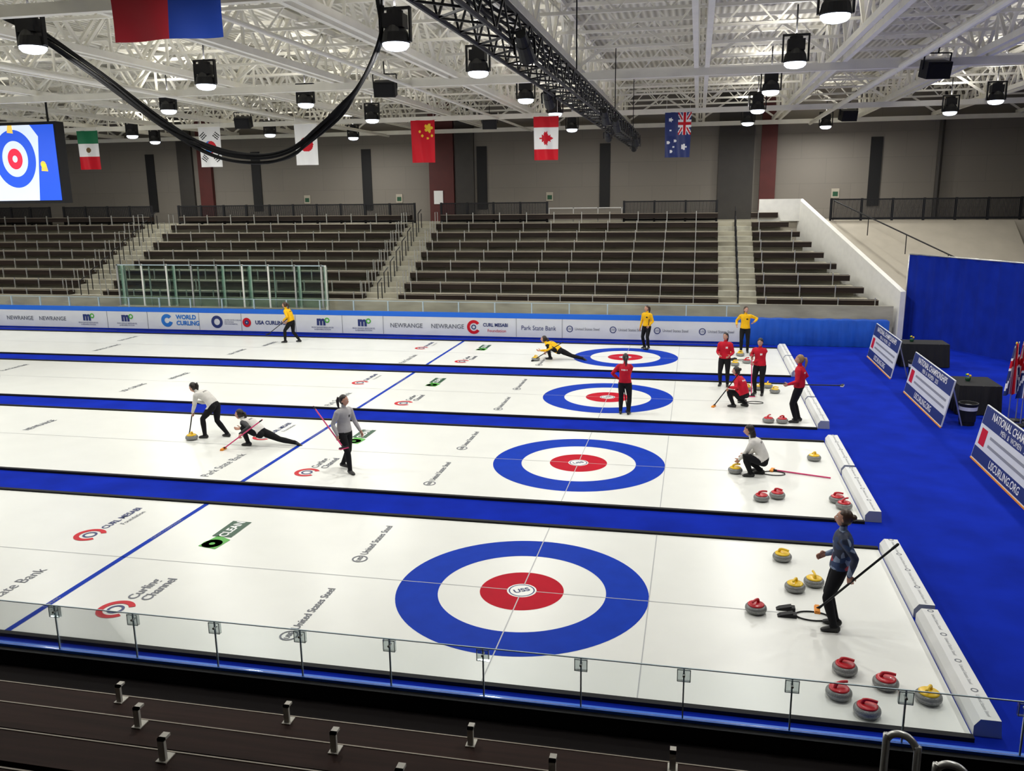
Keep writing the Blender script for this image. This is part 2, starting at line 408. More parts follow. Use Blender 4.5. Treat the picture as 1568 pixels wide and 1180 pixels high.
def p_can(u,v):
    if v>.75 or v<.25:return 'redp'
    x=(u-.5)*.9;y=(v-.5)*1.5
    ax=abs(y); t=(x+.26)/.52
    if t<0 or t>1:return 'whitep'
    prof=[(0,.012),(.2,.015),(.22,.13),(.30,.10),(.40,.24),(.50,.20),(.58,.25),(.62,.11),(.70,.10),(.80,.12),(.82,.06),(1,.0)]
    for (t0,a),(t1,c) in zip(prof[:-1],prof[1:]):
        if t0<=t<=t1: return 'redp' if ax<a+(c-a)*(t-t0)/(t1-t0) else 'whitep'
    return 'whitep'
def p_aus(u,v):
    x=u*.9;y=v*1.5
    if u>.5 and v>.5:
        X=(u-.75)*4;Y=(v-.75)*4
        if abs(X)<.16 or abs(Y)<.16:return 'redp'
        if abs(X)<.32 or abs(Y)<.32:return 'whitep'
        if abs(abs(X)-abs(Y))<.12:return 'redp'
        if abs(abs(X)-abs(Y))<.30:return 'whitep'
        return 'navy'
    for (a,c,r) in((.67,.35,.11),(.2,1.25,.07),(.36,.55,.06),(.12,.5,.06),(.22,.2,.06),(.3,.35,.04),(.2,.9,.04)):
        if star(x-a,y-c,r):return 'whitep'
    return 'navy'
M['dkgreenf']=mat('flag_green',(.0,.16,.06),.7); M['brownf']=mat('flag_brown',(.15,.09,.03),.7)
M['redf']=mat('flag_red',(.45,.015,.03),.7); M['bluef']=mat('flag_blue',(.008,.05,.38),.7)
for nm,x,p in(('mexico_flag',-21.64,p_mex),('south_korea_flag',-16.26,p_kor),('japan_flag',-12.25,p_jpn),('china_flag',-7.63,p_chn),('canada_flag',-3.05,p_can),('australia_flag',1.56,p_aus)):
    fb=flagmesh(.9,1.5,p,40,60); fb.tube([(-.5,0,1.51),(.5,0,1.51)],.018,'steelw',seg=6); fb.bar((-.4,0,1.5),(-.4,0,2.15),.012,'steelw'); fb.bar((.4,0,1.5),(.4,0,2.15),.012,'steelw')
    o=fb.obj(nm,smooth=True,loc=(x,20,6.84)); o.rotation_euler=(0,0,.12)
fb=flagmesh(1.75,1.0,lambda u,v:'redf' if u<.52 else 'bluef',30,16,.06)
fb.bar((-.8,0,1),(-.8,0,1.3),.012,'steelw'); fb.bar((.8,0,1),(.8,0,1.3),.012,'steelw'); fb.tube([(-.9,0,1.0),(.9,0,1.0)],.018,'steelw',seg=6)
fb.obj('red_and_blue_flag',smooth=True,loc=(-4.88,0,7.78))

# ------------------------------------------------------------------ video screen
b=MB(); b.box((-2.45,-.05,-1.4),(2.35,.35,1.4),'black'); b.bar((-1.9,.15,1.4),(-1.9,.15,2.1),.05,'blackm'); b.bar((1.9,.15,1.4),(1.9,.15,2.1),.05,'blackm')
for k,c,e in(('sblue',(.02,.10,.75),.7),('swhite',(.6,.68,.80),.9),('sred',(.8,.02,.06),.8),('syel',(.9,.6,.1),.7)): M[k]=mat('screen_'+k,c,.4,emit=e)
b.box((-2.35,-.065,-1.3),(2.25,-.05,1.3),'sblue')
X,Z=Vector((1,0,0)),Vector((0,0,1))
b.add([(-2.35,-.07,-1.3),(1.35,-.07,-1.3),(1.6,-.07,.9),(1.3,-.07,1.3),(-2.35,-.07,1.3)],[(0,1,2,3,4)],'swhite')
b.ring((.55,-.075,.15),.62,1.0,'sblue',48,ax=(X*.85,Z)); b.ring((.55,-.075,.15),0,.36,'sred',40,ax=(X*.85,Z)); b.ring((.55,-.08,.15),0,.12,'swhite',30,ax=(X*.85,Z))
b.ring((1.68,-.08,-.05),0,.11,'syel',20,ax=(X,Z)); b.add([(1.58,-.08,-.28),(1.85,-.08,-.30),(1.80,-.08,-.05),(1.62,-.08,-.02)],[(0,1,2,3)],'syel'); b.add([(.35,-.08,1.05),(.6,-.08,1.02),(.58,-.08,1.3),(.4,-.08,1.3)],[(0,1,2,3)],'syel')
b.obj('hanging_video_screen',loc=(-22.1,16,6.95))

# ------------------------------------------------------------------ carpet & ice
BY=21.85
b=MB(); b.box((-44,-2.96,-.03),(16,BY-.06,0),'carpet'); b.box((9.4,BY-.06,-.03),(16,26,0),'carpet'); b.obj('blue_carpet')
D,HW=6.17,2.457
XE=5.33
ZI=.02
for k in range(4):
    b=MB(); Y=0
    b.box((-41,-HW,0),(XE,HW,ZI),'ice')
    z=ZI+.0015
    for (cx) in(0,-34.7):
        b.ring((cx,0,z),1.219,1.829,'ice_blue'); b.ring((cx,0,z),.0,.61,'ice_red'); b.ring((cx,0,z+.001),0,.215,'ice'); 
        b.ring((cx,0,z+.002),.17,.19,'navy')
    z2=z+.001
    def ln(x0,x1,y0,y1,k_): b.add([(x0,y0,z2),(x1,y0,z2),(x1,y1,z2),(x0,y1,z2)],[(0,1,2,3)],k_)
    ln(-40,-.2,-.008,.008,'line'); ln(.2,3.66,-.008,.008,'line')
    ln(-.008,.008,.2,HW,'line'); ln(-.008,.008,-HW,-.2,'line'); ln(1.822,1.836,-HW,HW,'line')
    ln(-6.60,-6.50,-HW,HW,'ice_blue'); ln(-28.3,-28.2,-HW,HW,'ice_blue')
    o=b.obj('ice_sheet',loc=(0,k*D,0))
    z3=ZI+.005; q=math.pi/2
    text('USS',.15,(0,0,z3),(0,0,q*.35),'navy','button_logo',o,bold=.004)
    n=0
    for yy in(-1.85,.62):
        n+=1; lb_=MB(); lb_.ring((-2.75,yy,z3),.10,.125,'greyp',30); lb_.obj('logo_ring_%d'%n,o)
        text('USS',.10,(-2.75,yy,z3),(0,0,q),'greyp','logo_text_%d'%n,o,bold=.003)
        text('United States Steel',.17,(-2.75,yy+.17,z3),(0,0,q),'greyp','sponsor_text_%d'%n,o,bold=.002,align='LEFT',sx=.95)
    for (lx,ly,nm) in((-7.72,.72,'a'),(-5.5,-1.62,'b')):
        lb_=MB(); lb_.ring((lx,ly,z3),.17,.26,'redp',36,a0=.5,a1=5.6); lb_.ring((lx,ly,z3),.08,.12,'navy',30); lb_.obj('curl_logo_'+nm,o)
    text('CURL MESABI',.19,(-7.68,1.02,z3),(0,0,q),'navy','club_text',o,bold=.004,align='LEFT',sx=.9)
    text('Foundation',.14,(-7.48,1.25,z3),(0,0,q),'greyp','club_text_small',o,align='LEFT')
    text('Curling\nChannel',.22,(-5.38,-1.3,z3),(0,0,q),'greyp','channel_text',o,bold=.004,align='LEFT')
    text('Park State Bank',.28,(-7.5,-2.25,z3),(0,0,q),'greyp','bank_text',o,bold=.0,align='LEFT',sx=.9)
    for yy,tt in ((-1.6,'CURLING'),(1.2,'CURLING CHAMPIONSHIPS')): text(tt,.075,(-6.55,yy,z3),(0,0,q),'greyl','hog_text_%d'%int(yy),o)
    lb_=MB(); lb_.ring((-5.42,.75,z3),.05,.17,'greenp',24); lb_.add([(-5.6,.62,z3),(-5.25,.55,z3),(-5.2,.95,z3),(-5.5,1.1,z3)],[(0,1,2,3)],'greenp'); lb_.add([(-5.60,1.05,z3),(-5.24,1.05,z3),(-5.24,1.75,z3),(-5.60,1.75,z3)],[(0,1,2,3)],'dkgreen'); lb_.obj('clean_logo',o)
    text('CLEAN',.22,(-5.42,1.4,z3+.001),(0,0,q),'whitep','clean_text',o,bold=.006)
    for xx,yy,tt in((-14.0,.8,'NEWRANGE'),(-14.4,-1.0,'USA CURLING'),(-20.,-.9,'WORLD CURLING'),(-20.6,1.2,'Park State Bank')):
        text(tt,.26,(xx,yy,z3),(0,0,q),'greyp','mid_text_'+tt.split()[0].lower(),o,bold=.004,sx=.7)
for k in range(4):
    b=MB()
    for s in(-1,1): b.box((-41,s*(HW+.05)-.04,0),(XE+.0,s*(HW+.05)+.04,.05),'foam')
    b.obj('foam_edge_strip',loc=(0,k*D,0))
def bumper(y0,y1):
    b=MB(); x0=XE+.02; prof=[(0,0),(0,.12),(.06,.2),(.26,.2),(.28,0)]
    n=len(prof); vs=[(x0+p[0],y0,p[1]) for p in prof]+[(x0+p[0],y1,p[1]) for p in prof]
    b.add(vs,[(i,i+n,(i+1)%n+n,(i+1)%n) for i in range(n)],'bumper'); b.add(vs,[tuple(range(n)),tuple(range(n,2*n))[::-1]],'bumpcap')
    o=b.obj('sheet_end_bumper')
    for i in range(4):
        yy=y0+(y1-y0)*(i+.5)/4
        text('United States Steel',.055,(x0+.16,yy-.04,.2015),(0,0,-math.pi/2),'greyl','print_%d'%i,o)
        q=MB(); q.ring((x0+.16,yy+.26,.2015),.025,.04,'greyp',20); q.obj('print_ring_%d'%i,o)
for k in range(4):
    c=k*D
    bumper(c+.22,c+2.5); bumper(c-2.42,c+.10)

# ------------------------------------------------------------------ far dasher board
b=MB()
b.box((-44,BY,0),(4.05,BY+.12,1.0),'banner'); b.box((-44,BY-.01,.84),(4.05,BY+.14,1.03),'bluep'); b.box((-44,BY-.012,0),(4.05,BY+.02,.09),'blued')
bd=b.obj('sponsor_board_wall')
def bt(t,s,x,z,k,nm,**kw): return text(t,s,(x,BY-.014,z),(math.pi/2,0,0),k,nm,bd,**kw)
Y_=BY-.013
for i,x in enumerate((-27.6,-25.9,-9.2,-7.45)): bt('NEWRANGE',.25,x,.46,'greyp','sign_text_newrange_%d'%i,bold=.002)
for i,x in enumerate((-24.08,-22.14,-12.89,-11.06)):
    bt('m',.5,x-.05,.58,'navy','sign_m_%d'%i,bold=.03); bt('IRON RANGE RESOURCES\n& REHABILITATION',.085,x,.27,'navy','sign_small_%d'%i)
    q=MB(); q.ring((x+.22,Y_-.002,.62),.06,.11,'greenp',20,ax=(X,Z)); q.obj('sign_leaf_%d'%i,bd)
bt('WORLD\nCURLING',.26,-19.7,.50,'bluepr','sign_world',bold=.01,align='LEFT')
q=MB(); q.ring((-20.15,Y_,.48),.12,.28,'bluepr',30,ax=(X,Z),a0=.7,a1=6.0); q.ring((-17.75,Y_,.46),.14,.27,'navy',30,ax=(X,Z)); q.ring((-16.35,Y_,.46),.10,.2,'redp',30,ax=(X,Z)); q.ring((-16.35,Y_-.001,.46),.03,.1,'navy',30,ax=(X,Z))
q.ring((-6.35,Y_,.46),.16,.28,'redp',36,ax=(X,Z),a0=.6,a1=5.7); q.ring((-6.35,Y_,.46),.06,.1,'navy',36,ax=(X,Z))
for x in(-23.1,-21.1,-18.6,-16.6,-14.1,-12.0,-10.2,-4.6,-2.75): q.box((x-.006,Y_,.1),(x+.006,Y_+.01,.84),'greyp')
q.obj('sign_rings',bd)
bt('UNITED STATES CURLING\nASSOCIATION\nPAN CONTINENTAL',.085,-17.4,.46,'navy','sign_pan',align='LEFT',sx=.8)
bt('USA CURLING',.22,-15.25,.46,'navy','sign_usa',bold=.008)
bt('CURL MESABI',.19,-5.45,.55,'navy','sign_mesabi',bold=.006,sx=.9); bt('Foundation',.17,-5.4,.32,'redp','sign_found')
bt('Park State Bank',.26,-3.7,.46,'navy','sign_bank',sx=.85)
for i,x in enumerate((-2.45,-.75,.95,2.65)):
    q=MB(); q.ring((x,Y_,.46),.10,.13,'navy',24,ax=(X,Z)); q.obj('sign_uss_ring_%d'%i,bd)
    bt('USS',.11,x,.46,'navy','sign_uss_%d'%i); bt('United States Steel',.15,x+.2,.46,'greyp','sign_steel_%d'%i,align='LEFT',sx=.85)
b=MB(); n=60; vs=[]
for i in range(n+1):
    x=4.06+(9.3-4.06)*i/n; w=.03*math.sin(i*1.9)+.02*math.sin(i*.7)
    vs+=[(x,BY-.01+w,.0),(x,BY-.0+w*.6,.97+.01*math.sin(i*.9)),(x,BY+.5,.97+.01*math.sin(i*.9)),(x,BY+.5,0)]
b.add(vs,[(4*i+j,4*i+4+j,4*i+5+j,4*i+1+j) for i in range(n) for j in range(3)],'bluedr'); M['bluedr']=mat('blue_cover',(.003,.06,.38),.65,var=.1,scale=3,spec=.2)
b.obj('blue_covered_barrier',smooth=True)
b=MB()
b.box((-44,BY+.05,1.04),(4.0,BY+.07,1.45),'glass'); b.box((-44,BY+.045,1.44),(4.0,BY+.075,1.46),'glassedge')
for i in range(32): b.box((-43+i*1.5,BY+.03,1.04),(-42.96+i*1.5,BY+.09,1.46),'glassedge')
b.obj('rink_glass_far')
b=MB(); PX=1.25
for i in range(9):
    x=-24.2+i*1.22+PX
    b.box((x,22.6,1.0),(x+.07,22.66,2.85),'white' if i in(1,2,5,6) else 'alu'); 
    if i<8: b.box((x+.07,22.62,1.05),(x+1.22,22.64,2.8),'glassg')
    b.box((x,23.15,0.0),(x+.05,23.2,2.7),'alu')
for x in(-24.2,-21.6,-19.2,-17.9,-15.6,-14.4): x+=PX; b.box((x,22.66,1.05),(x+.02,23.2,2.75),'glassg'); b.box((x-.03,22.95,0),(x+.05,23.02,2.8),'white')
b.box((-24.2+PX,22.6,2.79),(-14.3+PX,22.66,2.83),'glassedge'); b.box((-24.2+PX,22.5,0),(-14.3+PX,22.66,1.0),'treadl')
b.obj('penalty_box_glass')

# ------------------------------------------------------------------ far bleachers
NR=9; RUN=.84; RISE=.40
def rowY(i): return 23.4+RUN*i
def rowZ(i): return 1.1+RISE*i
def xend(y): return 9.85+(y-23.3)*(6.1-9.9)/(31-23.3)
aisles=[(4.0,1.5),(-11.0,1.6),(-25.6,1.8)]
b=MB()
for i in range(NR):
    y=rowY(i);z=rowZ(i); xe=xend(y+.9)
    b.box((-48,y,0 if i==0 else z-.5),(xe,rowY(i+1) if i<NR-1 else 34.1,z),'treadl')
    if i==NR-1: b.box((xe,31.0,0),(25.9,34.1,z),'beige')
    segs=[]; xs=-48
    for ax,aw in sorted(aisles): segs.append((xs,ax-aw/2)); xs=ax+aw/2
    segs.append((xs,xe-.1))
    for (a,c) in segs:
        b.box((a,y+.42,z+.17),(c,y+.80,z+.40),'bench'); b.box((a,y+.40,z+.385),(c,y+.43,z+.41),'edge')
        x=a+.3
        while x<c: b.box((x,y+.36,z),(x+.035,y+.42,z+.5),'alu'); x+=1.35
    for ax,aw in aisles:
        if i<NR-1: b.box((ax-aw/2,y+.42,z),(ax+aw/2,y+.84,z+.2),'concrete')
b.box((-48,23.3,0),(9.7,23.4,1.35),'treadl')
b.obj('far_bleachers')
b=MB()
for ax,aw in aisles:
    for i in range(0,NR-1):
        y=rowY(i);z=rowZ(i); m_='blackm'
        for yy in(y+.1,y+.6): b.tube([(ax,yy,z),(ax,yy,z+.9)],.022,m_,seg=6)
        b.tube([(ax,y+.1,z+.9),(ax,y+.6,z+.98+.1)],.022,m_,seg=6)
    if ax<0:
        for i in range(NR-1):
            y=rowY(i);z=rowZ(i)
            for s in(-1,1): b.tube([(ax+s*aw/2,y+.3,z),(ax+s*aw/2,y+.3,z+.95),(ax+s*aw/2,y+.7,z+.95),(ax+s*aw/2,y+.7,z+.3)],.018,'alu',seg=6)
b.obj('bleacher_aisle_handrails')
b=MB()
for a,c in((-48,-33),(-32.1,-26.6),(-25,-11.7),(-10.3,-4.9),(-1.15,3.2),(8.3,25.5)):
    zt=5.28; b.box((a,30.98,zt-.06),(c,31.04,zt),'blackm'); b.box((a,30.98,4.34),(c,31.04,4.44),'blackm')
    N=max(1,round((c-a)/1.3)); 
    for i in range(N+1): x=a+(c-a)*i/N; b.box((x-.05,30.97,4.3),(x+.05,31.05,zt+.02),'blackm')
    x=a
    while x<c: b.box((x-.014,31.0,4.4),(x+.014,31.02,zt-.04),'blackm'); x+=.055
b.box((-4.8,30.98,4.95),(-1.2,31.02,5.0),'alu'); b.box((-4.8,30.98,4.6),(-1.2,31.02,4.63),'alu')
for x in(-4.8,-3.6,-2.4,-1.25): b.box((x-.02,30.98,4.3),(x+.02,31.02,5.0),'alu')
b.obj('concourse_railing')
b=MB()
def pw(p,q,zp,zq,k,th=.22,zb=0):
    p=Vector(p);q=Vector(q);d=(q-p).normalized();n=Vector((-d.y,d.x,0))*th/2
    vs=[p-n,q-n,q+n,p+n]; vv=[(v.x,v.y,zb) for v in vs]+[(vs[0].x,vs[0].y,zp),(vs[1].x,vs[1].y,zq),(vs[2].x,vs[2].y,zq),(vs[3].x,vs[3].y,zp)]
    b.add(vv,[(0,3,2,1),(4,5,6,7),(0,1,5,4),(1,2,6,5),(2,3,7,6),(3,0,4,7)],k)
pw((5.1,30.9,0),(6.95,30.9,0),5.3,5.3,'white',zb=4.3); pw((6.95,31,0),(10.0,23.3,0),5.3,1.9,'white')
b.obj('sloping_white_parapet')
b=MB(); b.tube([(8.4,30.9,5.2),(12.5,25.2,2.9),(13.5,24,2.5)],.03,'blackm',seg=8)
for t in(0,.3,.6,.9): b.tube([(8.4+4.1*t,30.9-5.7*t,5.2-2.3*t),(8.4+4.1*t,30.9-5.7*t,4.4-2.3*t if t>0 else 4.3)],.02,'blackm',seg=6)
b.obj('stair_handrail')
b=MB(); b.add([(7.1,30.98,4.3),(16,30.98,4.3),(16,24.5,0),(10.1,24.5,0)],[(0,1,2,3)],'beige'); b.add([(7.1,30.98,4.3),(16,30.98,4.3),(16,30.98,0),(7.1,30.98,0)],[(3,2,1,0)],'beige'); b.add([(16,30.98,4.3),(16,24.5,0),(16,30.98,0)],[(0,1,2)],'beige'); b.obj('access_ramp')

# ------------------------------------------------------------------ blue curtain
b=MB(); P=[Vector((10.25,23.9,0)),Vector((12.9,19.3,0)),Vector((16.5,14.5,0))]
pts=[]
for a,c in zip(P[:-1],P[1:]):
    n=90
    for i in range(n):
        d=(c-a).normalized(); nn=Vector((-d.y,d.x,0)); t=i/n; pts.append((a+(c-a)*t+nn*(.03*math.sin(i*.5)+.012*math.sin(i*1.3))))
vs=[]
for p in pts: vs+=[(p.x,p.y,.01),(p.x,p.y,3.25)]
b.add(vs,[(2*i,2*i+2,2*i+3,2*i+1) for i in range(len(pts)-1)],'blued')
for a,c in zip(P[:-1],P[1:]): b.tube([(a.x,a.y,3.27),(c.x,c.y,3.27)],.03,'alu',seg=8)
for p in P: b.tube([(p.x,p.y+.1,0),(p.x,p.y+.1,3.27)],.025,'alu',seg=8)
b.obj('blue_drape_curtain',smooth=True)

# ------------------------------------------------------------------ A-frame sponsor boards
def aboard(y0,y1,x=8.25):
    b=MB(); h=1.15; lean=.22
    def pt(yy,t,off=0): return (x+lean*t-off,yy,.03+h*t)
    b.add([pt(y0,0),pt(y1,0),pt(y1,1),pt(y0,1),pt(y0,0,-.03),pt(y1,0,-.03),pt(y1,1,-.03),pt(y0,1,-.03)],[(0,1,2,3),(7,6,5,4),(0,3,7,4),(1,5,6,2),(3,2,6,7),(0,4,5,1)],'banner')
    b.add([pt(y0+.02,.66,.003),pt(y1-.02,.66,.003),pt(y1-.02,.99,.003),pt(y0+.02,.99,.003)],[(0,1,2,3)],'navy')
    b.add([pt(y0+.02,.02,.003),pt(y1-.02,.02,.003),pt(y1-.02,.24,.003),pt(y0+.02,.24,.003)],[(0,1,2,3)],'navy')
    b.add([pt(y1-.5,.30,.003),pt(y1-.15,.30,.003),pt(y1-.15,.60,.003),pt(y1-.5,.60,.003)],[(0,1,2,3)],'redp')
    for t in(.35,.5): b.add([pt(y0+.2,t,.003),pt(y1-.7,t,.003),pt(y1-.7,t+.05,.003),pt(y0+.2,t+.05,.003)],[(0,1,2,3)],'greyl')
    for yy in(y0+.3,y1-.3): b.bar((x+lean,yy,h),(x+.55,yy,0.0),.03,'alu')
    b.bar((x,y0,.015),(x,y1,.015),.03,'orange')
    o=b.obj('sponsor_a_frame_board')
    tilt=math.atan(lean/h); yc=(y0+y1)/2
    rot=(Matrix.Rotation(-math.pi/2,3,'Z')@Matrix.Rotation(math.pi/2-tilt,3,'X')).to_euler()
    text('NATIONAL CHAMPIONSHIPS',.22,pt(yc,.88,.008),rot,'whitep','board_title',o,bold=.003)
    text('MEN  &  WOMEN   2025',.15,pt(yc,.73,.008),rot,'whitep','board_subtitle',o)
    text('USCURLING.ORG',.22,pt(yc,.13,.008),rot,'whitep','board_url',o,bold=.003)
aboard(16.15,19.9); aboard(10.45,14.35); aboard(4.2,8.05)

def table(x0,x1,y0,y1):
    b=MB()
    def per(t):
        L=[(x0,y0),(x1,y0),(x1,y1),(x0,y1),(x0,y0)]; s=int(t*4)%4; f=t*4-int(t*4); a,c=L[s],L[s+1]; return (a[0]+(c[0]-a[0])*f,a[1]+(c[1]-a[1])*f)
    N=96; vs=[]
    cx,cy=(x0+x1)/2,(y0+y1)/2
    for i in range(N):
        x,y=per(i/N); w=.05*math.sin(i*1.3)*1.0; k=1+.06+w*.6
        vs+=[(x,y,.76),(cx+(x-cx)*k,cy+(y-cy)*k,.02)]
    b.add(vs,[(2*i,2*((i+1)%N),2*((i+1)%N)+1,2*i+1) for i in range(N)],'cloth'); b.add([(x0,y0,.762),(x1,y0,.762),(x1,y1,.762),(x0,y1,.762)],[(0,1,2,3)],'cloth')
    for x in(x0+.1,x1-.1):
        for y in(y0+.1,y1-.1): b.tube([(x,y,0),(x,y,.75)],.02,'alu',seg=6)
    b.obj('table_with_black_cloth')
    f=MB(); f.lathe([(.05,0),(.07,.06),(.06,.1)],(0,0,0),'dkgreen',seg=12); 
    for i in range(9): f.ell((.05*math.cos(i*2.1),.05*math.sin(i*2.1),.14+.02*(i%3)),(.03,.03,.03),'greenp' if i%2 else 'yellowp',nu=8,nv=5)
    f.obj('small_flower_pot',loc=(x0+.35,(y0+y1)/2,.765))
table(9.0,10.4,18.2,19.1); table(9.0,10.0,11.9,13.1)
def bin_(x,y):
    b=MB(); b.lathe([(.17,0),(.21,.5),(.23,.52),(.23,.55),(.20,.55),(.19,.1)],(0,0,0),'black',seg=20); b.lathe([(.206,.38),(.212,.47)],(0,0,0),'whitep',seg=20)
    b.obj('trash_bin',loc=(x,y,0))
bin_(8.98,16.3); bin_(8.95,10.9)
b=MB()
for i,(dx,dy) in enumerate(((0,0),(.22,.15),(.42,-.15),(.16,-.35),(.55,.2))):
    b.tube([(dx,dy,.06),(dx,dy,1.95)],.014,'alu',seg=8); b.lathe([(.16,0),(.15,.04),(.03,.06)],(dx,dy,0),'blackm',seg=16); b.ell((dx,dy,1.98),(.025,.025,.035),'yellowp',nu=8,nv=6)
    n,mm=14,20; vs=[]
    for j in range(mm+1):
        for k2 in range(n+1):
            u=k2/n;v=j/mm; w=.06+.13*v; vs.append((dx+ (u-.5)*w*2, dy-.03-.05*math.sin(u*12+i), 1.92-1.25*v+.1*u))
    o0=len(b.v); b.v+=vs
    for j in range(mm):
        for k2 in range(n):
            u=k2/n;v=j/mm; a=o0+j*(n+1)+k2; X1=(u-.5)*2; Y1=(v-.35)*2.2
            c='redp' if abs(X1)<.16 or abs(Y1)<.12 else 'whitep' if abs(X1)<.32 or abs(Y1)<.25 or abs(abs(X1)-abs(Y1))<.14 else 'navy' if i%3!=1 else 'redp'
            b.f.append((a,a+1,a+n+2,a+n+1)); b.m.append(b.mi(c))
b.obj('indoor_flag_stand_group',loc=(10.0,11.3,0))

# ------------------------------------------------------------------ near dasher and glass
b=MB(); NY=-3.0
b.box((-44,NY-.12,-.03),(7.6,NY+.015,.19),'black'); b.box((-44,NY-.05,.19),(7.6,NY+.02,.225),'bluep'); b.box((-44,NY+.015,0.001),(7.6,NY+.035,.2),'bluep')
b.obj('near_dasher_board')
b=MB()
x=-5.22-1.08*30
while x<7.5:
    b.box((x+.012,NY-.03,.226),(x+1.068,NY-.018,.81),'glass'); b.box((x+.0,NY-.031,.802),(x+1.08,NY-.017,.812),'glassedge')
    b.box((x-.008,NY-.032,.226),(x+.008,NY-.016,.80),'glassedge')
    b.box((x-.07,NY-.045,.66),(x+.07,NY-.002,.80),'clip')
    for (a,c,d,e) in((-.07,-.062,.66,.80),(.062,.07,.66,.80),(-.07,.07,.792,.80),(-.07,.07,.66,.666)): b.box((x+a,NY-.048,d),(x+c,NY-.045,e),'glassedge')
    b.tube([(x,NY-.06,.73),(x,NY+.01,.73)],.014,'alu',seg=8)
    x+=1.08
b.obj('rink_glass_near')

# ------------------------------------------------------------------ near bleachers (seen from behind / above)
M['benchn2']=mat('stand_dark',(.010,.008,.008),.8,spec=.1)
b=MB()
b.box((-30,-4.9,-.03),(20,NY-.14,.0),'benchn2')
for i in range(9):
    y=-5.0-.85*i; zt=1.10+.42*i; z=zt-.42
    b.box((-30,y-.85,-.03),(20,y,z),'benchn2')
    xr=3.6 if i<4 else 1.0
    b.box((-30,y-.30,zt-.045),(xr,y,zt),'benchn'); b.box((-30,y-.0,zt-.035),(xr,y+.012,zt+.004),'edge')
    x=-29.65+(.84 if i%2 else 0)+.0
    while x<xr-.1:
        b.box((x-.025,y-.10,zt-.02),(x+.025,y-.075,zt+.17),'bracket'); b.box((x-.025,y-.10,zt+.15),(x+.025,y-.02,zt+.17),'bracket'); b.box((x-.04,y-.12,zt),(x+.04,y-.01,zt+.008),'bracket')
        b.box((x-.02,y-.24,z),(x+.02,y-.20,zt-.04),'alu')
        x+=1.68
b.obj('near_bleachers')
b=MB()
for x,yb,zz in((3.86,-5.4,1.86),(4.10,-5.75,1.90)):
    pts=[(x-.09,yb,.3),(x-.09,yb,zz-.16),(x-.08,yb,zz-.05),(x-.03,yb-.02,zz),(x+.04,yb-.05,zz),(x+.09,yb-.08,zz-.06),(x+.10,yb-.09,zz-.18),(x+.10,yb-.09,.3)]
    b.tube(cat(pts,5),.026,'alu',seg=10)
b.obj('near_stair_handrail',smooth=True)

# ------------------------------------------------------------------ curling stones
def stonemesh(hk):
    b=MB(); prof=[(.065,0),(.085,.004),(.125,.018),(.142,.038),(.1455,.055),(.1455,.068),(.142,.085),(.128,.103),(.10,.113),(.075,.115)]
    ks=['granite']*4+['graniteband']+['granite']*5
    b.lathe(prof,(0,0,0),'granite',seg=32,ks=ks)
    b.lathe([(.112,.110),(.110,.122),(.095,.131),(.005,.134)],(0,0,0),hk,seg=28)
    b.tube(cat([(-.055,0,.125),(-.05,0,.155),(-.03,0,.178),(.01,0,.186),(.06,0,.184),(.10,0,.178)],4),[.022]*8+[.017]*13,hk,seg=10)
    return b.mesh('curling_stone_'+hk,True)
SM={k:stonemesh(k) for k in('hred','hyel')}
def stone(x,y,k,rz=None):
    o=bpy.data.objects.new('curling_stone_red' if k=='hred' else 'curling_stone_yellow',SM[k]); COL.objects.link(o); o.location=(x,y,ZI); o.rotation_euler=(0,0,rz if rz is not None else random.uniform(0,6.28))
for x,y,k in((3.28,-.05,'hred'),(3.87,.72,'hyel'),(4.16,.95,'hyel'),(3.79,1.78,'hyel'),(4.22,-1.42,'hred'),(4.07,-1.97,'hred'),(4.63,-1.66,'hred'),(4.32,-2.27,'hred'),(5.04,-1.87,'hyel'),
  (3.66,4.46,'hred'),(3.96,4.66,'hred'),(5.09,4.3,'hred'),(5.02,4.62,'hred'),(4.93,7.2,'hyel'),(3.25,6.05,'hyel'),
  (4.22,10.25,'hred'),(4.55,10.25,'hred'),(3.9,13.8,'hyel'),(4.25,13.95,'hyel'),(4.65,13.6,'hyel'),(4.5,14.25,'hyel'),
  (3.7,17.5,'hyel'),(3.95,19.3,'hyel'),(4.4,19.4,'hyel'),(3.6,19.5,'hyel'),(4.1,18.0,'hred'),(4.5,18.2,'hred'),(-9.33,6.4,'hyel'),(-3.0,17.42,'hyel')): stone(x,y,k)
for k in range(4):
    b=MB()
    for s in(-1,1):
        b.add([(-.1,s*.1-.05,.0),(.1,s*.1-.05,.0),(.1,s*.1+.05,.0),(-.1,s*.1+.05,.0),(-.06,s*.1-.045,.03),(.1,s*.1-.045,.07),(.1,s*.1+.045,.07),(-.06,s*.1+.045,.03)],[(0,3,2,1),(4,5,6,7),(0,1,5,4),(1,2,6,5),(2,3,7,6),(3,0,4,7)],'black')
        b.box((.1,s*.1-.05,0),(.15,s*.1+.05,.05),'black')
    b.obj('rubber_hack',loc=(3.66,k*D,ZI))
    b=MB(); b.tube([(.2*math.cos(t)*1.1,.13*math.sin(t),.012) for t in np.linspace(.2,6.1,30)],.010,'black',seg=6); b.obj('rope_loop',loc=(4.02,k*D-.05,ZI))

